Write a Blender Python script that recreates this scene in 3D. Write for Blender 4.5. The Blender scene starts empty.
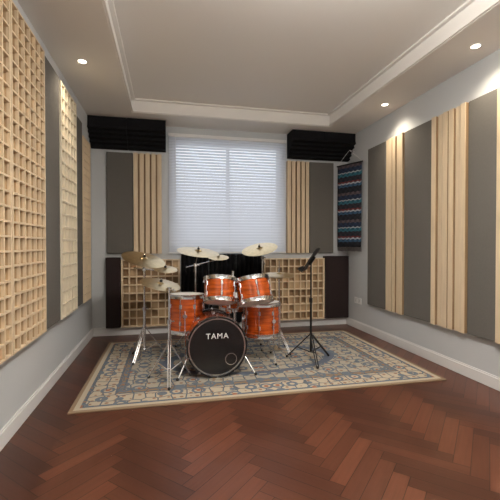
import bpy, bmesh, math, random
from mathutils import Vector, Matrix, Euler
random.seed(7)
scene = bpy.context.scene
try:
    scene.view_settings.view_transform = 'Standard'
except Exception:
    pass
XL, XR, YB, YF, ZC, ZT = -1.0, 2.785, 5.46, -1.6, 2.93, 3.10

# ------------------------------------------------------------------ materials
def mat(name, col, rough=0.5, metal=0.0, bump=None, var=None, coat=0.0, spec=None, stretch=None):
    m = bpy.data.materials.new(name); m.use_nodes = True
    nt = m.node_tree; b = nt.nodes['Principled BSDF']
    b.inputs['Base Color'].default_value = (*col, 1)
    b.inputs['Roughness'].default_value = rough
    b.inputs['Metallic'].default_value = metal
    if coat: b.inputs['Coat Weight'].default_value = coat
    if spec is not None: b.inputs['Specular IOR Level'].default_value = spec
    if bump or var:
        tc = nt.nodes.new('ShaderNodeTexCoord'); mp = nt.nodes.new('ShaderNodeMapping')
        nt.links.new(tc.outputs['Object'], mp.inputs['Vector'])
        if stretch: mp.inputs['Scale'].default_value = stretch
    if bump:
        n = nt.nodes.new('ShaderNodeTexNoise'); n.inputs['Scale'].default_value = bump[0]
        n.inputs['Detail'].default_value = 3
        nt.links.new(mp.outputs[0], n.inputs['Vector'])
        bp = nt.nodes.new('ShaderNodeBump'); bp.inputs['Strength'].default_value = bump[1]
        bp.inputs['Distance'].default_value = 0.01
        nt.links.new(n.outputs['Fac'], bp.inputs['Height']); nt.links.new(bp.outputs[0], b.inputs['Normal'])
    if var:
        n2 = nt.nodes.new('ShaderNodeTexNoise'); n2.inputs['Scale'].default_value = var[0]
        n2.inputs['Detail'].default_value = 4
        nt.links.new(mp.outputs[0], n2.inputs['Vector'])
        r = nt.nodes.new('ShaderNodeValToRGB')
        r.color_ramp.elements[0].position = 0.3; r.color_ramp.elements[1].position = 0.7
        r.color_ramp.elements[0].color = (*[c*(1-var[1]) for c in col], 1)
        r.color_ramp.elements[1].color = (*[min(1, c*(1+var[1])) for c in col], 1)
        nt.links.new(n2.outputs['Fac'], r.inputs['Fac']); nt.links.new(r.outputs[0], b.inputs['Base Color'])
    return m

M_wall = mat('wall_paint', (0.58, 0.60, 0.61), 0.9, bump=(120, 0.05))
M_ceil = mat('ceiling_paint', (0.86, 0.84, 0.81), 0.9, bump=(90, 0.03))
M_trim = mat('white_trim', (0.80, 0.80, 0.79), 0.45, var=(3, 0.02))
M_fab = mat('grey_fabric', (0.145, 0.137, 0.124), 0.95, bump=(400, 0.35), var=(260, 0.12), spec=0.1)
M_dfab = mat('dark_fabric', (0.030, 0.021, 0.021), 0.95, bump=(400, 0.3), var=(200, 0.15), spec=0.1)
M_wood = mat('pine_wood', (0.71, 0.57, 0.39), 0.55, var=(6, 0.07), stretch=(6, 6, 0.6))
M_wood_shade = mat('pine_wood_shade', (0.33, 0.21, 0.11), 0.7, var=(6, 0.10), stretch=(6, 6, 0.6))  # same pine, darkened: shade of the recesses put into the colour
M_wood_half_shade = mat('pine_wood_half_shade', (0.50, 0.35, 0.20), 0.6, var=(6, 0.10), stretch=(6, 6, 0.6))  # same pine, half darkened: shade inside the cells painted in
M_woodc = mat('pale_cream_wood', (0.80, 0.72, 0.56), 0.55, var=(6, 0.06), stretch=(6, 6, 0.6))
M_foam = mat('black_foam', (0.012, 0.012, 0.014), 0.95, bump=(300, 0.4), var=(80, 0.3), spec=0.15)
M_chrome = mat('chrome', (0.75, 0.75, 0.76), 0.18, 1.0, var=(20, 0.03))
M_black = mat('black_metal', (0.015, 0.015, 0.016), 0.35, 0.4, var=(20, 0.1))
M_rubber = mat('rubber', (0.02, 0.02, 0.02), 0.8, var=(50, 0.2))
M_brass = mat('cymbal_bronze', (0.56, 0.43, 0.24), 0.28, 1.0, var=(30, 0.12))
M_head = mat('drum_head_coated', (0.75, 0.74, 0.70), 0.5, var=(30, 0.04))
M_bhead = mat('drum_head_black', (0.008, 0.008, 0.009), 0.22, var=(8, 0.2), coat=0.3)
M_orange = mat('orange_lacquer', (0.50, 0.085, 0.009), 0.22, 0.25, var=(5, 0.5), coat=0.8, stretch=(1, 1, 8))
M_white = mat('white_plastic', (0.8, 0.8, 0.8), 0.4, var=(9, 0.02))
M_seat = mat('black_vinyl', (0.02, 0.02, 0.02), 0.45, bump=(80, 0.1))

def emis(name, col, s):
    m = bpy.data.materials.new(name); m.use_nodes = True
    b = m.node_tree.nodes['Principled BSDF']
    b.inputs['Base Color'].default_value = (*col, 1)
    b.inputs['Emission Color'].default_value = (*col, 1); b.inputs['Emission Strength'].default_value = s
    return m
M_lamp = emis('lamp_glow', (1.0, 0.88, 0.70), 12)

# blinds : diffuse + translucent
M_blind = bpy.data.materials.new('blind_slat'); M_blind.use_nodes = True
nt = M_blind.node_tree; b = nt.nodes['Principled BSDF']; out = nt.nodes['Material Output']
b.inputs['Base Color'].default_value = (0.66, 0.68, 0.72, 1); b.inputs['Roughness'].default_value = 0.5
tr = nt.nodes.new('ShaderNodeBsdfTranslucent'); tr.inputs['Color'].default_value = (0.78, 0.82, 0.88, 1)
mx = nt.nodes.new('ShaderNodeMixShader'); mx.inputs[0].default_value = 0.16
nt.links.new(b.outputs[0], mx.inputs[1]); nt.links.new(tr.outputs[0], mx.inputs[2]); nt.links.new(mx.outputs[0], out.inputs[0])

M_glass = bpy.data.materials.new('window_glass'); M_glass.use_nodes = True
nt = M_glass.node_tree; out = nt.nodes['Material Output']
tp = nt.nodes.new('ShaderNodeBsdfTransparent'); gl = nt.nodes.new('ShaderNodeBsdfGlossy'); gl.inputs['Roughness'].default_value = 0.02
mx = nt.nodes.new('ShaderNodeMixShader'); mx.inputs[0].default_value = 0.06
nt.links.new(tp.outputs[0], mx.inputs[1]); nt.links.new(gl.outputs[0], mx.inputs[2]); nt.links.new(mx.outputs[0], out.inputs[0])

# ------------------------------------------------------------------ helpers
def obj(name, bm, mats, parent=None, smooth=False, bevel=0, recalc=True, recenter=True):
    if recalc: bmesh.ops.recalc_face_normals(bm, faces=bm.faces[:])
    c = Vector((0, 0, 0))
    if recenter and bm.verts:
        lo = Vector([min(v.co[i] for v in bm.verts) for i in range(3)])
        hi = Vector([max(v.co[i] for v in bm.verts) for i in range(3)])
        c = (lo+hi)/2
        bmesh.ops.translate(bm, verts=bm.verts[:], vec=-c)
    me = bpy.data.meshes.new(name); bm.to_mesh(me); bm.free()
    if not isinstance(mats, (list, tuple)): mats = [mats]
    for m in mats: me.materials.append(m)
    o = bpy.data.objects.new(name, me); scene.collection.objects.link(o)
    o.location = c
    if parent:
        o.parent = parent; o.location = c - parent.location
    if smooth:
        for p in me.polygons: p.use_smooth = True
        try: me.set_sharp_from_angle(angle=math.radians(35))
        except Exception: pass
    if bevel:
        md = o.modifiers.new('bevel', 'BEVEL'); md.width = bevel; md.segments = 2; md.limit_method = 'ANGLE'
    return o

def empty(name, loc):
    e = bpy.data.objects.new(name, None); e.location = loc; e.empty_display_size = 0.1
    scene.collection.objects.link(e); return e

def box(bm, x0, x1, y0, y1, z0, z1, mi=0):
    vs = [bm.verts.new((x, y, z)) for x in (x0, x1) for y in (y0, y1) for z in (z0, z1)]
    for f in ((0, 1, 3, 2), (4, 6, 7, 5), (0, 4, 5, 1), (2, 3, 7, 6), (0, 2, 6, 4), (1, 5, 7, 3)):
        fc = bm.faces.new([vs[i] for i in f]); fc.material_index = mi

def axmat(p, d):
    d = Vector(d).normalized()
    return Matrix.Translation(Vector(p)) @ Vector((0, 0, 1)).rotation_difference(d).to_matrix().to_4x4()

def lathe(bm, prof, M, seg=40, mi=0, closed=False):
    rings = []
    for r, z in prof:
        if r < 1e-5: rings.append([bm.verts.new(M @ Vector((0, 0, z)))])
        else: rings.append([bm.verts.new(M @ Vector((r*math.cos(2*math.pi*i/seg), r*math.sin(2*math.pi*i/seg), z))) for i in range(seg)])
    pairs = list(zip(rings[:-1], rings[1:]))
    if closed: pairs.append((rings[-1], rings[0]))
    for a, c in pairs:
        for i in range(seg):
            j = (i+1) % seg
            if len(a) == 1 and len(c) == 1: continue
            if len(a) == 1: f = bm.faces.new((a[0], c[i], c[j]))
            elif len(c) == 1: f = bm.faces.new((a[i], a[j], c[0]))
            else: f = bm.faces.new((a[i], a[j], c[j], c[i]))
            f.material_index = mi

def cyl(bm, p0, p1, r, r1=None, seg=12, mi=0):
    p0 = Vector(p0); p1 = Vector(p1); L = (p1-p0).length
    if r1 is None: r1 = r
    lathe(bm, [(0, 0), (r, 0), (r1, L), (0, L)], axmat(p0, p1-p0), seg, mi)

def tube(bm, pts, r, seg=8, mi=0):
    for a, c in zip(pts[:-1], pts[1:]): cyl(bm, a, c, r, seg=seg, mi=mi)
def ball(bm, p, r, mi=0, seg=12):
    lathe(bm, [(0, -r)]+[(r*math.cos(a), r*math.sin(a)) for a in [math.radians(t) for t in (-60, -30, 0, 30, 60)]]+[(0, r)], Matrix.Translation(Vector(p)), seg, mi)

# wall-mapped box: u along wall, w off the wall, z
def wmap(wall):
    if wall == 'back': return lambda u0, u1, w0, w1: (u0, u1, YB-w1, YB-w0)
    if wall == 'left': return lambda u0, u1, w0, w1: (XL+w0, XL+w1, u0, u1)
    if wall == 'right': return lambda u0, u1, w0, w1: (XR-w1, XR-w0, u0, u1)
def wbox(bm, wall, u0, u1, w0, w1, z0, z1, mi=0):
    x0, x1, y0, y1 = wmap(wall)(u0, u1, w0, w1); box(bm, x0, x1, y0, y1, z0, z1, mi)

def fabric_panel(wall, u0, u1, z0, z1, d=0.05, m=None, name='acoustic_fabric_panel'):
    bm = bmesh.new(); wbox(bm, wall, u0, u1, 0.001, d, z0, z1)
    return obj(name, bm, m or M_fab, bevel=0.008)

def grid_diffuser(wall, u0, u1, z0, z1, nc, nr, d=0.09, t=0.012, mats=None, name='grid_diffuser_panel'):
    bm = bmesh.new()
    wbox(bm, wall, u0, u1, 0.001, 0.012, z0, z1, 1)
    cu = (u1-u0-t)/nc; cz = (z1-z0-t)/nr
    for i in range(nc+1):
        tt = t*1.5 if i in (0, nc) else t
        a = u0+i*cu - (tt-t if i == nc else 0)
        wbox(bm, wall, a, a+tt, d*0.75, d, z0, z1, 0)
        wbox(bm, wall, a+0.0005, a+tt-0.0005, 0.012, d*0.75, z0, z1, 2)  # rear of each fin takes the painted half shade
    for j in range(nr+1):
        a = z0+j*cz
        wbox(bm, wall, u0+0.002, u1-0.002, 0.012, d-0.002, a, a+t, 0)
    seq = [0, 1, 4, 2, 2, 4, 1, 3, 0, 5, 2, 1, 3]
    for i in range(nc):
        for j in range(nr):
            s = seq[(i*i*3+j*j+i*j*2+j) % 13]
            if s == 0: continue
            wbox(bm, wall, u0+i*cu+t, u0+(i+1)*cu, 0.012, 0.012+s*0.011*d/0.09, z0+j*cz+t, z0+(j+1)*cz, 1 if s < 3 else 2)  # deeper blocks get the darker tone, depth shade as colour
    return obj(name, bm, mats or [M_wood, M_wood_shade, M_wood_half_shade])

def slat_diffuser(wall, u0, u1, z0, z1, n=6, d=0.07, name='slat_diffuser_panel'):
    # staves of stepped depth separated by deep wells
    bm = bmesh.new(); g = 0.022
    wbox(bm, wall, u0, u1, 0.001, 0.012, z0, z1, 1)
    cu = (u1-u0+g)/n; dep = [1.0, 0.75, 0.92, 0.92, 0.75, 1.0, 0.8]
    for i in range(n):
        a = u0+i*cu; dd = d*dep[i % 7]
        wbox(bm, wall, a+0.001, a+cu-g-0.001, 0.012, dd-0.008, z0, z1, 1)  # stave bodies coloured dark to stand for shade in the gaps
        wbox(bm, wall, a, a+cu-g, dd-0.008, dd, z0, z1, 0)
    return obj(name, bm, [M_wood, M_wood_shade, M_wood_half_shade])

# ------------------------------------------------------------------ room shell
bm = bmesh.new(); box(bm, XL-0.2, XL, YF-0.2, YB+0.2, -0.1, 3.3); obj('wall_left', bm, M_wall)
bm = bmesh.new(); box(bm, XR, XR+0.2, YF-0.2, YB+0.2, -0.1, 3.3); obj('wall_right', bm, M_wall)
bm = bmesh.new(); box(bm, XL, XR, YF-0.2, YF, -0.1, 3.3); obj('wall_front', bm, M_wall)
WX0, WX1, WZ0, WZ1 = 0.08, 1.70, 1.16, 2.75
bm = bmesh.new()
box(bm, XL, WX0, YB, YB+0.2, -0.1, 3.3); box(bm, WX1, XR, YB, YB+0.2, -0.1, 3.3)
box(bm, WX0, WX1, YB, YB+0.2, -0.1, WZ0); box(bm, WX0, WX1, YB, YB+0.2, WZ1, 3.3)
obj('wall_back', bm, M_wall)
# ceiling with raised tray
TX0, TX1, TY0, TY1 = -0.43, 2.26, -0.95, 4.98
bm = bmesh.new()
box(bm, XL, XR, YF, YB, ZT, ZT+0.1)
box(bm, XL, TX0, YF, YB, ZC, ZT); box(bm, TX1, XR, YF, YB, ZC, ZT)
box(bm, TX0, TX1, YF, TY0, ZC, ZT); box(bm, TX0, TX1, TY1, YB, ZC, ZT)
obj('ceiling', bm, M_ceil)
def ring(bm, x0, x1, y0, y1, t, z0, z1):
    box(bm, x0, x0+t, y0, y1, z0, z1); box(bm, x1-t, x1, y0, y1, z0, z1)
    box(bm, x0+t, x1-t, y0, y0+t, z0, z1); box(bm, x0+t, x1-t, y1-t, y1, z0, z1)
bm = bmesh.new()
ring(bm, TX0, TX1, TY0, TY1, 0.02, ZC+0.005, ZC+0.02)
ring(bm, TX0, TX1, TY0, TY1, 0.04, ZT-0.02, ZT)
obj('trim_1', bm, M_ceil, bevel=0.004)
# baseboards
for nm, w, a, c in (('baseboard_left', 'left', YF, YB), ('baseboard_right', 'right', YF, YB), ('baseboard_back', 'back', XL+0.015, XR-0.015)):
    bm = bmesh.new(); wbox(bm, w, a, c, 0, 0.014, 0, 0.10); wbox(bm, w, a, c, 0, 0.008, 0.10, 0.115)
    obj(nm, bm, M_trim, bevel=0.002)

# floor : herringbone planks as real quads
n = 6; w = 0.09
bm = bmesh.new(); uvl = bm.loops.layers.uv.new('UVMap'); cl = bm.loops.layers.float_color.new('plank')
R = Matrix.Rotation(math.radians(45), 4, 'Z')
def plank(x, y, lx, ly, horiz):
    cs = [(x, y), (x+lx, y), (x+lx, y+ly), (x, y+ly)]
    P = [R @ Vector((a*w, c*w, 0)) + Vector((0.9, 1.9, 0)) for a, c in cs]
    if all(p.x < XL-.02 for p in P) or all(p.x > XR+.02 for p in P) or all(p.y < YF for p in P) or all(p.y > YB for p in P): return
    f = bm.faces.new([bm.verts.new(p) for p in P])
    uv = [(0, 0), (1, 0), (1, 1), (0, 1)] if horiz else [(0, 1), (0, 0), (1, 0), (1, 1)]
    k = random.random()*0.55 + (0.45 if horiz else 0.0); k2 = random.random()
    for l, q in zip(f.loops, uv):
        l[uvl].uv = q; l[cl] = (k, k2, 0, 1)
for y in range(-80, 80):
    for t in range(-8, 9):
        xs = y+2*n*t
        if abs(xs) < 85: plank(xs, y, n, 1, True)
        ys = y-2*n+1-2*n*t
        if abs(ys) < 85: plank(y, ys, 1, n, False)
for co, no in (((XL, 0, 0), (-1, 0, 0)), ((XR, 0, 0), (1, 0, 0)), ((0, YF, 0), (0, -1, 0)), ((0, YB, 0), (0, 1, 0))):
    bmesh.ops.bisect_plane(bm, geom=bm.verts[:]+bm.edges[:]+bm.faces[:], plane_co=co, plane_no=no, clear_outer=True)
for f in bm.faces:
    if f.normal.z < 0: f.normal_flip()
M_floor = bpy.data.materials.new('parquet'); M_floor.use_nodes = True
nt = M_floor.node_tree; b = nt.nodes['Principled BSDF']; L = nt.links.new
at = nt.nodes.new('ShaderNodeAttribute'); at.attribute_name = 'plank'
sp = nt.nodes.new('ShaderNodeSeparateColor'); L(at.outputs['Color'], sp.inputs[0])
rp = nt.nodes.new('ShaderNodeValToRGB'); L(sp.outputs[0], rp.inputs[0])
rp.color_ramp.elements[0].color = (0.044, 0.0150, 0.0085, 1); rp.color_ramp.elements[1].color = (0.112, 0.038, 0.020, 1)
uvn = nt.nodes.new('ShaderNodeUVMap'); uvn.uv_map = 'UVMap'
mp = nt.nodes.new('ShaderNodeMapping'); mp.inputs['Scale'].default_value = (2, 5, 1); L(uvn.outputs[0], mp.inputs[0])
cb = nt.nodes.new('ShaderNodeCombineXYZ'); L(sp.outputs[1], cb.inputs[2]); 
sc = nt.nodes.new('ShaderNodeVectorMath'); sc.operation = 'SCALE'; sc.inputs['Scale'].default_value = 60; L(cb.outputs[0], sc.inputs[0])
ad = nt.nodes.new('ShaderNodeVectorMath'); L(mp.outputs[0], ad.inputs[0]); L(sc.outputs[0], ad.inputs[1])
nz = nt.nodes.new('ShaderNodeTexNoise'); nz.inputs['Scale'].default_value = 1.0; nz.inputs['Detail'].default_value = 3; L(ad.outputs[0], nz.inputs['Vector'])
mm = nt.nodes.new('ShaderNodeMapRange'); mm.inputs[3].default_value = 0.75; mm.inputs[4].default_value = 1.25; L(nz.outputs['Fac'], mm.inputs[0])
su = nt.nodes.new('ShaderNodeSeparateXYZ'); L(uvn.outputs[0], su.inputs[0])
def edge(sock, th):
    a = nt.nodes.new('ShaderNodeMath'); a.operation = 'SUBTRACT'; a.inputs[1].default_value = 0.5; L(sock, a.inputs[0])
    c = nt.nodes.new('ShaderNodeMath'); c.operation = 'ABSOLUTE'; L(a.outputs[0], c.inputs[0])
    d = nt.nodes.new('ShaderNodeMath'); d.operation = 'LESS_THAN'; d.inputs[1].default_value = 0.5-th; L(c.outputs[0], d.inputs[0]); return d.outputs[0]
e1 = edge(su.outputs[1], 0.025); e2 = edge(su.outputs[0], 0.005)
me = nt.nodes.new('ShaderNodeMath'); me.operation = 'MULTIPLY'; L(e1, me.inputs[0]); L(e2, me.inputs[1])
me2 = nt.nodes.new('ShaderNodeMapRange'); me2.inputs[3].default_value = 0.3; L(me.outputs[0], me2.inputs[0])
mu = nt.nodes.new('ShaderNodeMath'); mu.operation = 'MULTIPLY'; L(mm.outputs[0], mu.inputs[0]); L(me2.outputs[0], mu.inputs[1])
vs = nt.nodes.new('ShaderNodeVectorMath'); vs.operation = 'SCALE'; L(rp.outputs[0], vs.inputs[0]); L(mu.outputs[0], vs.inputs['Scale'])
L(vs.outputs[0], b.inputs['Base Color']); b.inputs['Roughness'].default_value = 0.33
b.inputs['Specular IOR Level'].default_value = 0.35
obj('floor', bm, M_floor, recalc=False, recenter=False)

# ------------------------------------------------------------------ rug
RX0, RX1, RY0, RY1 = -0.72, 2.52, 2.97, 5.02
M_rug = bpy.data.materials.new('persian_rug'); M_rug.use_nodes = True
nt = M_rug.node_tree; b = nt.nodes['Principled BSDF']; L = nt.links.new; b.inputs['Roughness'].default_value = 0.95
b.inputs['Specular IOR Level'].default_value = 0.1
def math_(op, a, c=None):
    m = nt.nodes.new('ShaderNodeMath'); m.operation = op
    if isinstance(a, (int, float)): m.inputs[0].default_value = a
    else: L(a, m.inputs[0])
    if c is not None:
        if isinstance(c, (int, float)): m.inputs[1].default_value = c
        else: L(c, m.inputs[1])
    return m.outputs[0]
tc = nt.nodes.new('ShaderNodeTexCoord'); sx = nt.nodes.new('ShaderNodeSeparateXYZ'); L(tc.outputs['Object'], sx.inputs[0])
ax = math_('ABSOLUTE', sx.outputs[0]); ay = math_('ABSOLUTE', sx.outputs[1])
hx, hy = (RX1-RX0)/2, (RY1-RY0)/2
dd = math_('MINIMUM', math_('SUBTRACT', hx, ax), math_('SUBTRACT', hy, ay))
cb = nt.nodes.new('ShaderNodeCombineXYZ'); L(ax, cb.inputs[0]); L(ay, cb.inputs[1])
rp = nt.nodes.new('ShaderNodeValToRGB'); rp.color_ramp.interpolation = 'CONSTANT'; L(math_('MULTIPLY', dd, 1.0), rp.inputs[0])
cream = (0.44, 0.38, 0.29, 1); blue = (0.105, 0.125, 0.155, 1); tan = (0.25, 0.18, 0.12, 1)
els = [(0, tan), (0.03, cream), (0.07, blue), (0.095, cream), (0.29, blue), (0.315, tan), (0.35, blue), (0.37, (0.36, 0.33, 0.27, 1))]
rp.color_ramp.elements[0].color = els[0][1]; rp.color_ramp.elements[1].position = els[1][0]; rp.color_ramp.elements[1].color = els[1][1]
for p, c in els[2:]:
    e = rp.color_ramp.elements.new(p); e.color = c
def vor(scale, feat='F1', rnd=0.45):
    v = nt.nodes.new('ShaderNodeTexVoronoi'); v.inputs['Scale'].default_value = scale; v.feature = feat
    v.inputs['Randomness'].default_value = rnd
    L(cb.outputs[0], v.inputs['Vector'])
    return v
def mixc(fac, c1, c2):
    m = nt.nodes.new('ShaderNodeMix'); m.data_type = 'RGBA'; L(fac, m.inputs[0])
    if isinstance(c1, tuple): m.inputs[6].default_value = c1
    else: L(c1, m.inputs[6])
    if isinstance(c2, tuple): m.inputs[7].default_value = c2
    else: L(c2, m.inputs[7])
    return m.outputs[2]
v1 = vor(6.5); v2 = vor(17); v3 = vor(9, 'DISTANCE_TO_EDGE')
petal = math_('MULTIPLY', math_('LESS_THAN', v1.outputs['Distance'], 0.40), math_('GREATER_THAN', v1.outputs['Distance'], 0.25))
core = math_('LESS_THAN', v1.outputs['Distance'], 0.14)
dots = math_('LESS_THAN', v2.outputs['Distance'], 0.28)
vines = math_('LESS_THAN', v3.outputs['Distance'], 0.05)
c = mixc(dots, rp.outputs[0], (0.27, 0.16, 0.105, 1))
c = mixc(vines, c, (0.11, 0.13, 0.155, 1))
c = mixc(petal, c, (0.13, 0.155, 0.19, 1))
c = mixc(core, c, (0.30, 0.12, 0.075, 1))
c = mixc(math_('LESS_THAN', dd, 0.07), c, rp.outputs[0])
el = math_('SQRT', math_('ADD', math_('POWER', math_('DIVIDE', ax, 0.95), 2.0), math_('POWER', math_('DIVIDE', ay, 0.5), 2.0)))
med = math_('MULTIPLY', math_('LESS_THAN', el, 1.0), math_('GREATER_THAN', el, 0.88))
c = mixc(med, c, (0.11, 0.13, 0.17, 1))
nz = nt.nodes.new('ShaderNodeTexNoise'); nz.inputs['Scale'].default_value = 350; L(tc.outputs['Object'], nz.inputs['Vector'])
bp = nt.nodes.new('ShaderNodeBump'); bp.inputs['Strength'].default_value = 0.5; bp.inputs['Distance'].default_value = 0.005
L(nz.outputs['Fac'], bp.inputs['Height']); L(bp.outputs[0], b.inputs['Normal']); L(c, b.inputs['Base Color'])
bm = bmesh.new(); box(bm, RX0, RX1, RY0, RY1, 0.0005, 0.012)
obj('area_rug', bm, M_rug, bevel=0.004)

# ------------------------------------------------------------------ window + blinds
bm = bmesh.new(); fy0, fy1 = YB+0.08, YB+0.14
for a in ((WX0, WX0+0.05, WZ0, WZ1), (WX1-0.05, WX1, WZ0, WZ1), (WX0, WX1, WZ0, WZ0+0.05), (WX0, WX1, WZ1-0.05, WZ1), ((WX0+WX1)/2-0.02, (WX0+WX1)/2+0.02, WZ0, WZ1)):
    box(bm, a[0], a[1], fy0, fy1, a[2], a[3], 0)
box(bm, WX0+0.04, WX1-0.04, YB+0.108, YB+0.112, WZ0+0.04, WZ1-0.04, 1)
obj('window_1', bm, [M_trim, M_glass])
bl = empty('venetian_blind', (0.89, YB-0.05, 2.82))
BX0, BX1, BZ0, BZ1 = 0.02, 1.755, 1.13, 2.82
bm = bmesh.new(); N = 40; a = math.radians(60); pitch = (BZ1-0.06-BZ0-0.03)/(N-1)
for i in range(N):
    z = BZ0+0.03+pitch*i; hw = 0.0245
    y = YB-0.05
    pts = []
    for s in (-1, -0.33, 0.33, 1):
        bulge = 0.003*(1-s*s)
        pts.append((y + s*hw*math.cos(a) - bulge*math.sin(a), z + s*hw*math.sin(a)*1.0 + bulge*math.cos(a)))
    rows = [[bm.verts.new((x, p[0], p[1])) for p in pts] for x in (BX0+0.01, BX1-0.01)]
    for k in range(3): bm.faces.new((rows[0][k], rows[1][k], rows[1][k+1], rows[0][k+1]))
obj('slats', bm, M_blind, bl)
bm = bmesh.new(); box(bm, BX0, BX1, YB-0.075, YB-0.028, BZ1-0.045, BZ1); obj('head_rail', bm, M_white, bl, bevel=0.004)
bm = bmesh.new(); box(bm, BX0+0.005, BX1-0.005, YB-0.062, YB-0.038, BZ0, BZ0+0.02); obj('bottom_rail', bm, M_white, bl, bevel=0.004)
bm = bmesh.new()
for x in (0.25, 0.89, 1.53): cyl(bm, (x, YB-0.068, BZ0+0.01), (x, YB-0.068, BZ1-0.03), 0.0015, seg=6)
cyl(bm, (0.12, YB-0.08, 1.9), (0.12, YB-0.08, BZ1-0.03), 0.004, seg=6)
obj('cords', bm, M_white, bl)
bm = bmesh.new()
for x in (BX0+0.1, BX1-0.1): box(bm, x-0.015, x+0.015, YB-0.03, YB, BZ1-0.03, BZ1-0.005)
obj('brackets', bm, M_white, bl)

# ------------------------------------------------------------------ wall treatment
G = [M_wood, M_wood_shade, M_wood_half_shade]; C = [M_woodc, M_wood_half_shade, M_woodc]
# left wall
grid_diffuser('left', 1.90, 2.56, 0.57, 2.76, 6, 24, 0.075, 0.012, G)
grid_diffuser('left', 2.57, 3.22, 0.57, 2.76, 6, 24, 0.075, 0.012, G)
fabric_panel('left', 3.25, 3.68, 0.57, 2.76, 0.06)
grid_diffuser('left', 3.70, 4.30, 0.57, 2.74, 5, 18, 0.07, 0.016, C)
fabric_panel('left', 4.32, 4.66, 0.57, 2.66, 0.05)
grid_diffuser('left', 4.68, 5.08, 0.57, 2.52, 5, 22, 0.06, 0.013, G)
# right wall
z0, z1 = 0.42, 2.58
fabric_panel('right', 4.32, 4.76, z0, z1)
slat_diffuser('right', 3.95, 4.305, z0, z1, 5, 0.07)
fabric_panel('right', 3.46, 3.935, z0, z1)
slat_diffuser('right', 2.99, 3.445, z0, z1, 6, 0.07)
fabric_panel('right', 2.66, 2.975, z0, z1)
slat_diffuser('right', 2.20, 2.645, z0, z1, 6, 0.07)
fabric_panel('right', 1.74, 2.185, z0, z1)
# back wall uppers
fabric_panel('back', -0.80, -0.455, 1.13, 2.52); slat_diffuser('back', -0.445, -0.07, 1.13, 2.52, 5, 0.07)
slat_diffuser('back', 1.775, 2.125, 1.13, 2.52, 5, 0.07); fabric_panel('back', 2.135, 2.53, 1.13, 2.52)
# back wall lowers
fabric_panel('back', -0.81, -0.62, 0.12, 1.08, 0.10, M_dfab, 'dark_fabric_panel')
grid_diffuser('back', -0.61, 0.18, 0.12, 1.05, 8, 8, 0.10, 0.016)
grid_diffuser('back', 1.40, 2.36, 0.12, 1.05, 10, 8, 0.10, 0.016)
fabric_panel('back', 2.37, 2.765, 0.12, 1.08, 0.10, M_dfab, 'dark_fabric_panel')
# centre black wedge foam
def foam(x0, x1, z0, z1, nw=6):
    bm = bmesh.new(); pr = [(x0, YB-0.002)]
    for i in range(nw):
        a = x0+(x1-x0)*i/nw; c = x0+(x1-x0)*(i+1)/nw
        pr += [(a, YB-0.05), ((a+c)/2, YB-0.12)]
    pr += [(x1, YB-0.05), (x1, YB-0.002)]
    lo = [bm.verts.new((p[0], p[1], z0)) for p in pr]; hi = [bm.verts.new((p[0], p[1], z1)) for p in pr]
    for i in range(len(pr)):
        j = (i+1) % len(pr); bm.faces.new((lo[i], lo[j], hi[j], hi[i]))
    bm.faces.new(lo); bm.faces.new(hi)
    obj('acoustic_foam_panel', bm, M_foam)
foam(0.20, 0.59, 0.12, 1.12); foam(0.60, 0.99, 0.12, 1.12); foam(1.0, 1.39, 0.12, 1.12)
# upper black corner bass traps
def trap(x0, x1):
    bm = bmesh.new()
    pr = [(YB-0.002, ZC-0.002), (YB-0.002, ZC-0.37)]
    p0 = Vector((YB-0.03, ZC-0.37)); p1 = Vector((YB-0.26, ZC-0.12)); nn = Vector((-1, -0.3)).normalized()
    for i in range(5):
        q = p0.lerp(p1, i/5); pr.append((q.x, q.y)); q = p0.lerp(p1, (i+0.5)/5)+nn*0.045; pr.append((q.x, q.y))
    pr += [(p1.x, p1.y), (YB-0.26, ZC-0.002)]
    A = [bm.verts.new((x0, *p)) for p in pr]; B = [bm.verts.new((x1, *p)) for p in pr]
    for i in range(len(pr)):
        j = (i+1) % len(pr); bm.faces.new((A[i], A[j], B[j], B[i]))
    bm.faces.new(A); bm.faces.new(B)
    obj('corner_bass_trap', bm, M_foam)
trap(XL+0.002, -0.52); trap(-0.515, -0.01); trap(1.785, 2.28); trap(2.285, XR-0.002)

# ------------------------------------------------------------------ tapestry across the corner
tp = empty('woven_wall_hanging', (2.67, 5.16, 2.45))
P0 = Vector((2.575, 5.37, 0)); P1 = Vector((2.76, 4.93, 0)); T = (P1-P0); nrm = Vector((-T.y, T.x, 0)).normalized()
if nrm.x > 0: nrm = -nrm
M_tap = bpy.data.materials.new('woven_textile'); M_tap.use_nodes = True
nt = M_tap.node_tree; b = nt.nodes['Principled BSDF']; L = nt.links.new; b.inputs['Roughness'].default_value = 0.95
uvn = nt.nodes.new('ShaderNodeUVMap'); uvn.uv_map = 'UVMap'; su = nt.nodes.new('ShaderNodeSeparateXYZ'); L(uvn.outputs[0], su.inputs[0])
zig = math_('PINGPONG', math_('MULTIPLY', su.outputs[0], 6.0), 0.5)
vv = math_('ADD', su.outputs[1], math_('MULTIPLY', zig, 0.02))
rp = nt.nodes.new('ShaderNodeValToRGB'); rp.color_ramp.interpolation = 'CONSTANT'
L(math_('FRACT', math_('MULTIPLY', vv, 3.0)), rp.inputs[0])
els = [(0, (0.01, 0.012, 0.02, 1)), (0.2, (0.03, 0.09, 0.17, 1)), (0.3, (0.42, 0.44, 0.46, 1)), (0.35, (0.16, 0.03, 0.03, 1)), (0.41, (0.02, 0.02, 0.03, 1)), (0.58, (0.02, 0.13, 0.18, 1)), (0.7, (0.40, 0.42, 0.43, 1)), (0.74, (0.015, 0.03, 0.07, 1)), (0.9, (0.10, 0.07, 0.08, 1))]
rp.color_ramp.elements[0].color = els[0][1]; rp.color_ramp.elements[1].position = els[1][0]; rp.color_ramp.elements[1].color = els[1][1]
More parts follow.
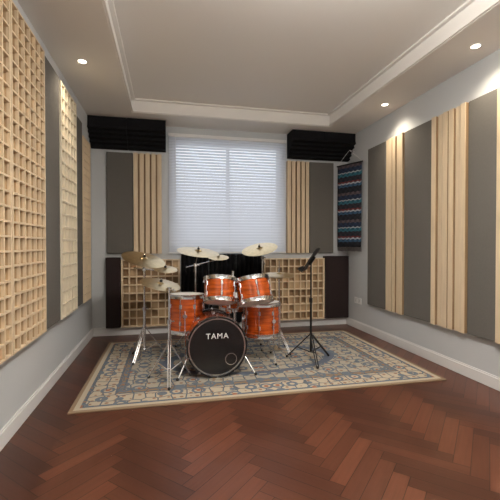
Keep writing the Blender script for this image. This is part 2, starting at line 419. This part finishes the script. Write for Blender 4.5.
for p, c in els[2:]:
    e = rp.color_ramp.elements.new(p); e.color = c
ck = nt.nodes.new('ShaderNodeTexChecker'); ck.inputs['Scale'].default_value = 1.0
mp = nt.nodes.new('ShaderNodeMapping'); mp.inputs['Scale'].default_value = (10, 30, 1); L(uvn.outputs[0], mp.inputs[0]); L(mp.outputs[0], ck.inputs['Vector'])
mxn = nt.nodes.new('ShaderNodeMix'); mxn.data_type = 'RGBA'; mxn.blend_type = 'MULTIPLY'; mxn.inputs[0].default_value = 0.6
L(rp.outputs[0], mxn.inputs[6]); L(ck.outputs[0], mxn.inputs[7]); ck.inputs['Color1'].default_value = (1, 1, 1, 1); ck.inputs['Color2'].default_value = (0.3, 0.3, 0.35, 1)
L(mxn.outputs[2], b.inputs['Base Color'])
bm = bmesh.new(); uvl = bm.loops.layers.uv.new('UVMap'); nu, nv = 16, 20; g = []
for j in range(nv+1):
    row = []
    for i in range(nu+1):
        u = i/nu; v = j/nv
        p = P0 + T*(0.03+0.94*u) + nrm*(0.012+0.006*math.sin(u*14)*(1-v)); row.append(bm.verts.new((p.x, p.y, 1.22+(2.45-1.22)*v)))
    g.append(row)
for j in range(nv):
    for i in range(nu):
        f = bm.faces.new((g[j][i], g[j][i+1], g[j+1][i+1], g[j+1][i]))
        for l, q in zip(f.loops, ((i, j), (i+1, j), (i+1, j+1), (i, j+1))): l[uvl].uv = (q[0]/nu, q[1]/nv)
o = obj('cloth', bm, M_tap, tp, smooth=True); md = o.modifiers.new('s', 'SOLIDIFY'); md.thickness = 0.006; md.offset = 0
bm = bmesh.new()
a = P0+nrm*0.012; c = P1+nrm*0.012
cyl(bm, (a.x, a.y, 2.455), (c.x, c.y, 2.455), 0.011); obj('rod', bm, M_black, tp)
bm = bmesh.new(); mid = (a+c)/2 - nrm*0.0
cyl(bm, (a.x, a.y, 2.46), (mid.x, mid.y, 2.66), 0.003, seg=6); cyl(bm, (c.x, c.y, 2.46), (mid.x, mid.y, 2.66), 0.003, seg=6)
cyl(bm, (mid.x, mid.y, 2.66), (XR-0.001, mid.y+0.08, 2.665), 0.004, seg=6)
obj('cord', bm, M_white, tp)
bm = bmesh.new()
for i in range(30):
    p = P0+T*(0.04+0.92*i/29)+nrm*0.012; cyl(bm, (p.x, p.y, 1.15+random.random()*0.015), (p.x, p.y, 1.225), 0.003, seg=5)
obj('fringe', bm, M_dfab, tp)

# sockets
def socket(y, z):
    bm = bmesh.new(); wbox(bm, 'right', y-0.043, y+0.043, 0.0, 0.008, z-0.043, z+0.043, 0)
    for dy, dz in ((-0.012, -0.01), (0.012, -0.01), (0, 0.014)): wbox(bm, 'right', y+dy-0.003, y+dy+0.003, 0.008, 0.009, z+dz-0.006, z+dz+0.006, 1)
    obj('wall_socket', bm, [M_white, M_black])
socket(5.05, 0.42); socket(5.16, 0.42)

# ------------------------------------------------------------------ drums
def drum(par, nm, c, ax, r, d, hoopm=M_chrome, lugs=8, topm=M_head, botm=M_head, hoop_w=0.03, legs=None):
    M = axmat(c, ax)
    bm = bmesh.new(); lathe(bm, [(r, -d/2), (r, d/2), (r-0.008, d/2), (r-0.008, -d/2)], M, 56, closed=True); obj(nm+'_shell', bm, M_orange, par, smooth=True)
    bm = bmesh.new()
    for s in (1, -1):
        z = s*(d/2); lathe(bm, [(r+0.002, z-s*hoop_w), (r+0.014, z-s*hoop_w), (r+0.010, z+s*0.0), (r+0.014, z+s*0.010), (r-0.002, z+s*0.010), (r+0.0, z)], M, 56, closed=True)
    obj(nm+'_hoops', bm, hoopm, par, smooth=True)
    bm = bmesh.new(); lathe(bm, [(0, d/2+0.004), (r, d/2+0.002), (r, d/2-0.004), (0, d/2-0.002)], M, 56); obj(nm+'_batter_head', bm, topm, par, smooth=True)
    bm = bmesh.new(); lathe(bm, [(0, -d/2-0.004), (r, -d/2-0.002), (r, -d/2+0.004), (0, -d/2+0.002)], M, 56); obj(nm+'_reso_head', bm, botm, par, smooth=True)
    bm = bmesh.new()
    for i in range(lugs):
        a = 2*math.pi*(i+0.5)/lugs; ca, sa = math.cos(a), math.sin(a)
        cyl(bm, M @ Vector(((r+0.010)*ca, (r+0.010)*sa, -d/2-0.004)), M @ Vector(((r+0.010)*ca, (r+0.010)*sa, d/2+0.012)), 0.0035, seg=6)
        for s in (0.22, -0.22):
            cyl(bm, M @ Vector((r*ca, r*sa, s*d-0.02)), M @ Vector((r*ca, r*sa, s*d+0.02)), 0.014, seg=10)
    obj(nm+'_lugs', bm, M_chrome, par, smooth=True)
    if legs:
        bm = bmesh.new(); c = Vector(c)
        for i in range(3):
            a = 2*math.pi*i/3+legs; ca, sa = math.cos(a), math.sin(a); rr = r+0.018
            p1 = (c.x+rr*ca, c.y+rr*sa, c.z+0.05); p2 = (c.x+rr*ca, c.y+rr*sa, 0.15); p3 = (c.x+(rr+0.04)*ca, c.y+(rr+0.04)*sa, 0.03)
            tube(bm, [p1, p2, p3], 0.006)
            cyl(bm, (c.x+r*ca, c.y+r*sa, c.z), (c.x+(rr+.008)*ca, c.y+(rr+.008)*sa, c.z), 0.022, seg=10)
            ball(bm, (p3[0], p3[1], 0.025), 0.013, 1)
        obj(nm+'_legs', bm, [M_chrome, M_rubber], par)

kit = empty('drum_kit', (0.5, 3.8, 0.012))
BX, BYf, BZ, BR, BD = 0.457, 3.48, 0.298, 0.265, 0.44
M = axmat((BX, BYf+BD/2, BZ), (0, -1, 0))
bm = bmesh.new(); lathe(bm, [(BR, -BD/2), (BR, BD/2), (BR-0.01, BD/2), (BR-0.01, -BD/2)], M, 72, closed=True); obj('bass_drum_shell', bm, M_orange, kit, smooth=True)
bm = bmesh.new()
for s in (1, -1):
    z = s*BD/2; lathe(bm, [(BR+0.004, z-s*0.03), (BR+0.020, z-s*0.03), (BR+0.020, z+s*0.018), (BR+0.004, z+s*0.018)], M, 72, closed=True)
obj('bass_drum_hoops', bm, M_black, kit, smooth=True, bevel=0.003)
bm = bmesh.new()
for s in (1, -1): lathe(bm, [(BR+0.0035, s*BD/2-0.004), (BR+0.0035, s*(BD/2)+0.008), (BR-0.008, s*(BD/2)+0.008), (BR-0.008, s*BD/2-0.004)], M, 72, closed=True)
obj('bass_drum_head_rings', bm, M_chrome, kit, smooth=True)
bm = bmesh.new(); lathe(bm, [(0, BD/2+0.004), (BR-0.004, BD/2+0.002), (BR-0.004, BD/2-0.003), (0, BD/2-0.002)], M, 72); obj('bass_drum_front_head', bm, M_bhead, kit, smooth=True)
bm = bmesh.new(); lathe(bm, [(0, -BD/2-0.004), (BR-0.004, -BD/2-0.002), (BR-0.004, -BD/2+0.003), (0, -BD/2+0.002)], M, 72); obj('bass_drum_batter_head', bm, M_head, kit, smooth=True)
bm = bmesh.new(); Mp = axmat((BX+0.13, BYf-0.004, BZ-0.12), (0, -1, 0)); lathe(bm, [(0.05, 0), (0.056, 0), (0.056, 0.006), (0.05, 0.006)], Mp, 32, closed=True); obj('port_ring', bm, M_chrome, kit, smooth=True)
bm = bmesh.new()
for i in range(10):
    a = 2*math.pi*(i+0.5)/10; ca, sa = math.cos(a), math.sin(a)
    for s in (1, -1):
        cyl(bm, M @ Vector(((BR+0.018)*ca, (BR+0.018)*sa, s*0.06)), M @ Vector(((BR+0.022)*ca, (BR+0.022)*sa, s*(BD/2+0.022))), 0.004, seg=6)
        cyl(bm, M @ Vector(((BR+0.026)*ca, (BR+0.026)*sa, s*(BD/2-0.02))), M @ Vector(((BR+0.018)*ca, (BR+0.018)*sa, s*(BD/2+0.026))), 0.010, seg=8)
        cyl(bm, M @ Vector((BR*ca, BR*sa, s*0.09-0.03)), M @ Vector((BR*ca, BR*sa, s*0.09+0.03)), 0.018, seg=10)
obj('bass_drum_lugs', bm, M_chrome, kit, smooth=True)
bm = bmesh.new()
for s in (-1, 1):
    cyl(bm, (BX+s*0.24, BYf+0.12, 0.24), (BX+s*0.36, BYf-0.02, 0.03), 0.009, 0.007, seg=10)
    cyl(bm, (BX+s*0.235, BYf+0.125, 0.25), (BX+s*0.275, BYf+0.085, 0.19), 0.018, seg=12)
    ball(bm, (BX+s*0.365, BYf-0.026, 0.027), 0.015, 1)
obj('bass_drum_spurs', bm, [M_chrome, M_rubber], kit, smooth=True)
# lettering printed on the head
cu = bpy.data.curves.new('logo', 'FONT'); cu.body = 'TAMA'; cu.size = 0.072; cu.align_x = 'CENTER'; cu.align_y = 'CENTER'; cu.extrude = 0.0006
cu.space_character = 1.15
lo = bpy.data.objects.new('head_lettering', cu); scene.collection.objects.link(lo); lo.data.materials.append(M_white)
lo.parent = kit; lo.location = Vector((BX, BYf-0.0065, BZ+0.10)) - kit.location; lo.rotation_euler = (math.radians(90), 0, 0)
# kick pedal
bm = bmesh.new()
box(bm, BX-0.05, BX+0.05, BYf+BD+0.03, BYf+BD+0.32, 0.014, 0.022)
for s in (-1, 1): cyl(bm, (BX+s*0.055, BYf+BD+0.06, 0.02), (BX+s*0.055, BYf+BD+0.06, 0.22), 0.008)
cyl(bm, (BX-0.06, BYf+BD+0.06, 0.22), (BX+0.06, BYf+BD+0.06, 0.22), 0.007)
cyl(bm, (BX, BYf+BD+0.06, 0.22), (BX, BYf+BD+0.09, 0.36), 0.004); ball(bm, (BX, BYf+BD+0.08, 0.36), 0.025)
obj('kick_pedal', bm, M_black, kit)
# rack toms
t1 = (0.51, 3.70, 0.80); t2 = (0.85, 3.66, 0.79)
drum(kit, 'rack_tom_small', t1, (0.06, 0.30, 0.95), 0.152, 0.23, lugs=6)
drum(kit, 'rack_tom_large', t2, (-0.10, 0.32, 0.94), 0.168, 0.24, lugs=6)
bm = bmesh.new()
cyl(bm, (0.62, 3.80, BZ+BR-0.01), (0.67, 3.83, 0.98), 0.013); ball(bm, (0.665, 3.83, 0.80), 0.026); ball(bm, (0.62, 3.80, BZ+BR+0.01), 0.035)
cyl(bm, (0.665, 3.83, 0.80), (0.61, 3.73, 0.80), 0.010); cyl(bm, (0.665, 3.83, 0.80), (0.73, 3.73, 0.79), 0.010)
obj('tom_holder', bm, M_chrome, kit, smooth=True)
# floor toms
drum(kit, 'floor_tom_left', (0.20, 3.98, 0.54), (0.02, 0.03, 1), 0.18, 0.38, lugs=8, legs=0.4)
drum(kit, 'floor_tom_right', (1.00, 3.92, 0.46), (0, 0.03, 1), 0.19, 0.34, lugs=8, legs=0.9)
# snare
drum(kit, 'snare_drum', (0.78, 4.36, 0.58), (0, -0.05, 1), 0.178, 0.14, lugs=10)
bm = bmesh.new(); s0 = Vector((0.78, 4.36, 0))
cyl(bm, s0+Vector((0, 0, 0.12)), s0+Vector((0, 0, 0.46)), 0.012)
for i in range(3):
    a = 2*math.pi*i/3+0.3; dv = Vector((math.cos(a), math.sin(a), 0))
    cyl(bm, s0+Vector((0, 0, 0.28)), s0+dv*0.24+Vector((0, 0, 0.025)), 0.007); cyl(bm, s0+Vector((0, 0, 0.12)), s0+dv*0.14+Vector((0, 0, 0.13)), 0.005)
    tube(bm, [s0+Vector((0, 0, 0.46)), s0+dv*0.195+Vector((0, 0, 0.48)), s0+dv*0.195+Vector((0, 0, 0.53))], 0.007)
    ball(bm, s0+dv*0.24+Vector((0, 0, 0.025)), 0.012)
obj('snare_stand', bm, M_chrome, kit)

def cym_profile(r):
    return [(0, r*0.13), (r*0.08, r*0.125), (r*0.15, r*0.09), (r*0.19, r*0.055), (r*0.5, r*0.035), (r*0.8, r*0.012), (r, -r*0.01), (r, -r*0.01-0.0015), (r*0.8, r*0.012-0.0015), (r*0.5, r*0.035-0.002), (r*0.19, r*0.05), (r*0.14, r*0.08), (0, r*0.115)]
def tripod(bm, b, spread, hub, ang, r=0.008):
    for i in range(3):
        a = 2*math.pi*i/3+ang; dv = Vector((math.cos(a), math.sin(a), 0))
        foot = b+dv*spread+Vector((0, 0, 0.022))
        for off in (-0.010, 0.010):
            sd = Vector((-dv.y, dv.x, 0))*off
            cyl(bm, b+Vector((0, 0, hub))+sd, foot+sd, r*0.55, seg=6)
        midp = (b+Vector((0, 0, hub)))*0.42+foot*0.58
        cyl(bm, b+Vector((0, 0, 0.10)), midp, r*0.6, seg=6)
        ball(bm, foot-Vector((0, 0, -0.0)), 0.014, 1)
def cymbal_stand(x, y, top, cyms, ang=0.3, spread=0.27, name='cymbal_stand'):
    par = empty(name, (x, y, 0.012)); b = Vector((x, y, 0.008))
    bm = bmesh.new(); tripod(bm, b, spread, 0.36, ang)
    cyl(bm, b+Vector((0, 0, 0.08)), b+Vector((0, 0, 0.55)), 0.0135); cyl(bm, b+Vector((0, 0, 0.55)), b+Vector((0, 0, top)), 0.0095)
    for z in (0.36, 0.55, top): cyl(bm, b+Vector((0, 0, z-0.02)), b+Vector((0, 0, z+0.02)), 0.02, seg=10)
    for z in (0.55, top): cyl(bm, b+Vector((0, 0, z)), b+Vector((0.045, 0, z)), 0.006, seg=6)
    for (cx, cy, cz, r, ax) in cyms:
        p = Vector((cx, cy, cz)); h = b+Vector((0, 0, top)); axv = Vector(ax).normalized()
        under = p-axv*0.03
        if (Vector((cx, cy, 0))-Vector((x, y, 0))).length > 0.03:
            back = h-(under-h).normalized()*0.12; cyl(bm, back, under, 0.0065, seg=8)
        else: cyl(bm, h, under, 0.0065, seg=8)
        cyl(bm, under, p+axv*(r*0.13+0.035), 0.004, seg=6)
        cyl(bm, p+axv*(r*0.13+0.0), p+axv*(r*0.13+0.014), 0.014, seg=10, mi=1); ball(bm, p+axv*(r*0.13+0.025), 0.010)
        bc = bmesh.new(); lathe(bc, cym_profile(r), axmat(p, ax), 56); obj('cymbal', bc, M_brass, par, smooth=True)
    obj('stand', bm, [M_chrome, M_rubber], par)
cymbal_stand(0.02, 3.46, 0.84, [(-0.06, 3.64, 0.88, 0.19, (0.2, -0.2, 1))], 0.5, 0.22)
cymbal_stand(-0.24, 4.22, 0.98, [(-0.24, 4.12, 1.10, 0.23, (0.25, -0.3, 1)), (-0.02, 4.34, 0.98, 0.14, (0.1, -0.25, 1))], 0.1, 0.24)
cymbal_stand(0.34, 4.58, 1.0, [(0.36, 4.44, 1.17, 0.25, (0.1, -0.22, 1)), (0.62, 4.60, 1.10, 0.13, (0.0, -0.25, 1))], 1.0, 0.24)
cymbal_stand(1.20, 4.68, 1.08, [(1.15, 4.62, 1.20, 0.23, (-0.25, -0.3, 1))], 0.2, 0.24)
# hi-hat
hx_, hy_ = 1.27, 4.17
par = empty('hi_hat_stand', (hx_, hy_, 0.012)); b0 = Vector((hx_, hy_, 0.008))
bm = bmesh.new(); tripod(bm, b0, 0.20, 0.28, 0.9); cyl(bm, b0+Vector((0, 0, 0.04)), b0+Vector((0, 0, 0.60)), 0.0125)
cyl(bm, b0+Vector((0, 0, 0.6)), b0+Vector((0, 0, 1.06)), 0.005); cyl(bm, b0+Vector((0, 0, 0.60)), b0+Vector((0, 0, 0.88)), 0.009)
cyl(bm, b0+Vector((0, 0, 0.93)), b0+Vector((0, 0, 0.97)), 0.012)
box(bm, hx_-0.04, hx_+0.04, hy_+0.02, hy_+0.24, 0.016, 0.024)
obj('stand', bm, [M_chrome, M_rubber], par)
bm = bmesh.new(); lathe(bm, cym_profile(0.178), axmat(b0+Vector((0, 0, 0.900)), (0, -0.10, 1)), 56); lathe(bm, cym_profile(0.178), axmat(b0+Vector((0, 0, 0.872)), (0, 0, -1)), 56)
obj('cymbals', bm, M_brass, par, smooth=True)
# music stand
mx_, my_ = 1.50, 3.76
ms = empty('music_stand', (mx_, my_, 0.012)); b0 = Vector((mx_, my_, 0.006))
bm = bmesh.new(); tripod(bm, b0, 0.27, 0.30, 0.4, 0.012); cyl(bm, b0+Vector((0, 0, 0.10)), b0+Vector((0, 0, 0.65)), 0.012); cyl(bm, b0+Vector((0, 0, 0.65)), b0+Vector((0, 0, 1.06)), 0.008)
cyl(bm, b0+Vector((0, 0, 0.63)), b0+Vector((0, 0, 0.68)), 0.018)
obj('stand', bm, [M_black, M_rubber], ms)
bm = bmesh.new(); box(bm, -0.22, 0.22, -0.003, 0.003, -0.14, 0.14); box(bm, -0.22, 0.22, -0.05, 0.003, -0.145, -0.139); box(bm, -0.22, 0.22, -0.05, -0.046, -0.145, -0.125)
box(bm, -0.03, 0.03, 0.003, 0.03, -0.06, 0.04)
bmesh.ops.transform(bm, verts=bm.verts[:], matrix=Matrix.Translation((mx_, my_-0.01, 1.10)) @ Matrix.Rotation(math.radians(-118), 4, 'Z') @ Matrix.Rotation(math.radians(-32), 4, 'X'))
obj('desk', bm, M_black, ms)
# throne
th = empty('drum_throne', (0.74, 4.80, 0.012)); b0 = Vector((0.74, 4.80, 0.008))
bm = bmesh.new(); tripod(bm, b0, 0.19, 0.28, 0.2, 0.014); cyl(bm, b0+Vector((0, 0, 0.08)), b0+Vector((0, 0, 0.44)), 0.014); obj('stand', bm, [M_chrome, M_rubber], th)
bm = bmesh.new(); lathe(bm, [(0, 0.43), (0.14, 0.43), (0.165, 0.45), (0.17, 0.48), (0.155, 0.51), (0.10, 0.52), (0, 0.515)], axmat((0.74, 4.80, 0), (0, 0, 1)), 40); obj('seat', bm, M_seat, th, smooth=True)

# ------------------------------------------------------------------ lights
def downlight(x, y, e=14):
    par = empty('recessed_downlight', (x, y, ZC))
    bm = bmesh.new(); lathe(bm, [(0.035, -0.001), (0.045, -0.001), (0.045, -0.005), (0.035, -0.004)], Matrix.Translation((x, y, ZC)), 32, closed=True); obj('bezel', bm, M_white, par, smooth=True)
    bm = bmesh.new(); lathe(bm, [(0, -0.001), (0.035, -0.001), (0.035, -0.003), (0, -0.003)], Matrix.Translation((x, y, ZC)), 32); obj('lens', bm, M_lamp, par)
    ld = bpy.data.lights.new('downlight_lamp', 'SPOT'); ld.energy = e*4; ld.spot_size = math.radians(130); ld.spot_blend = 1.0; ld.color = (1.0, 0.86, 0.68); ld.shadow_soft_size = 0.06
    lo = bpy.data.objects.new('lamp', ld); scene.collection.objects.link(lo); lo.parent = par; lo.location = (0, 0, -0.02)
for y in (4.05, 2.70, 1.2): downlight(2.55, y, 11)
for y in (3.7, 1.2): downlight(-0.75, y, 7)
par = empty('added_fill_lamp', (0.93, 1.3, ZT))  # unseen pendant, added behind the view to brighten ceiling and room
bm = bmesh.new(); cyl(bm, (0.93, 1.3, ZT), (0.93, 1.3, ZT-0.02), 0.07, seg=24); cyl(bm, (0.93, 1.3, ZT-0.02), (0.93, 1.3, ZT-0.24), 0.008); obj('fill_lamp_canopy', bm, M_white, par, smooth=True)
bm = bmesh.new(); lathe(bm, [(0, -0.24), (0.15, -0.245), (0.21, -0.28), (0.215, -0.30), (0.18, -0.335), (0, -0.35)], Matrix.Translation((0.93, 1.3, ZT)), 48)
gm = bpy.data.materials.new('fill_lamp_glow'); gm.use_nodes = True
nt = gm.node_tree; o_ = nt.nodes['Material Output']; em = nt.nodes.new('ShaderNodeEmission'); em.inputs[0].default_value = (1, 0.94, 0.86, 1); em.inputs[1].default_value = 180  # strong glow of the added pendant
nt.links.new(em.outputs[0], o_.inputs[0])
obj('fill_lamp_globe', bm, gm, par, smooth=True)

wd = bpy.data.worlds.new('daylight'); scene.world = wd; wd.use_nodes = True
bg = wd.node_tree.nodes['Background']; bg.inputs[0].default_value = (0.84, 0.91, 1.0, 1); bg.inputs[1].default_value = 2.6

# ------------------------------------------------------------------ camera
cd = bpy.data.cameras.new('camera'); cd.lens = 27.0; cd.sensor_width = 36; cd.clip_start = 0.05
co = bpy.data.objects.new('camera', cd); scene.collection.objects.link(co)
co.location = (0, 0, 1.25); co.rotation_euler = (math.radians(90-0.76), 0, math.radians(-12.5))
scene.camera = co
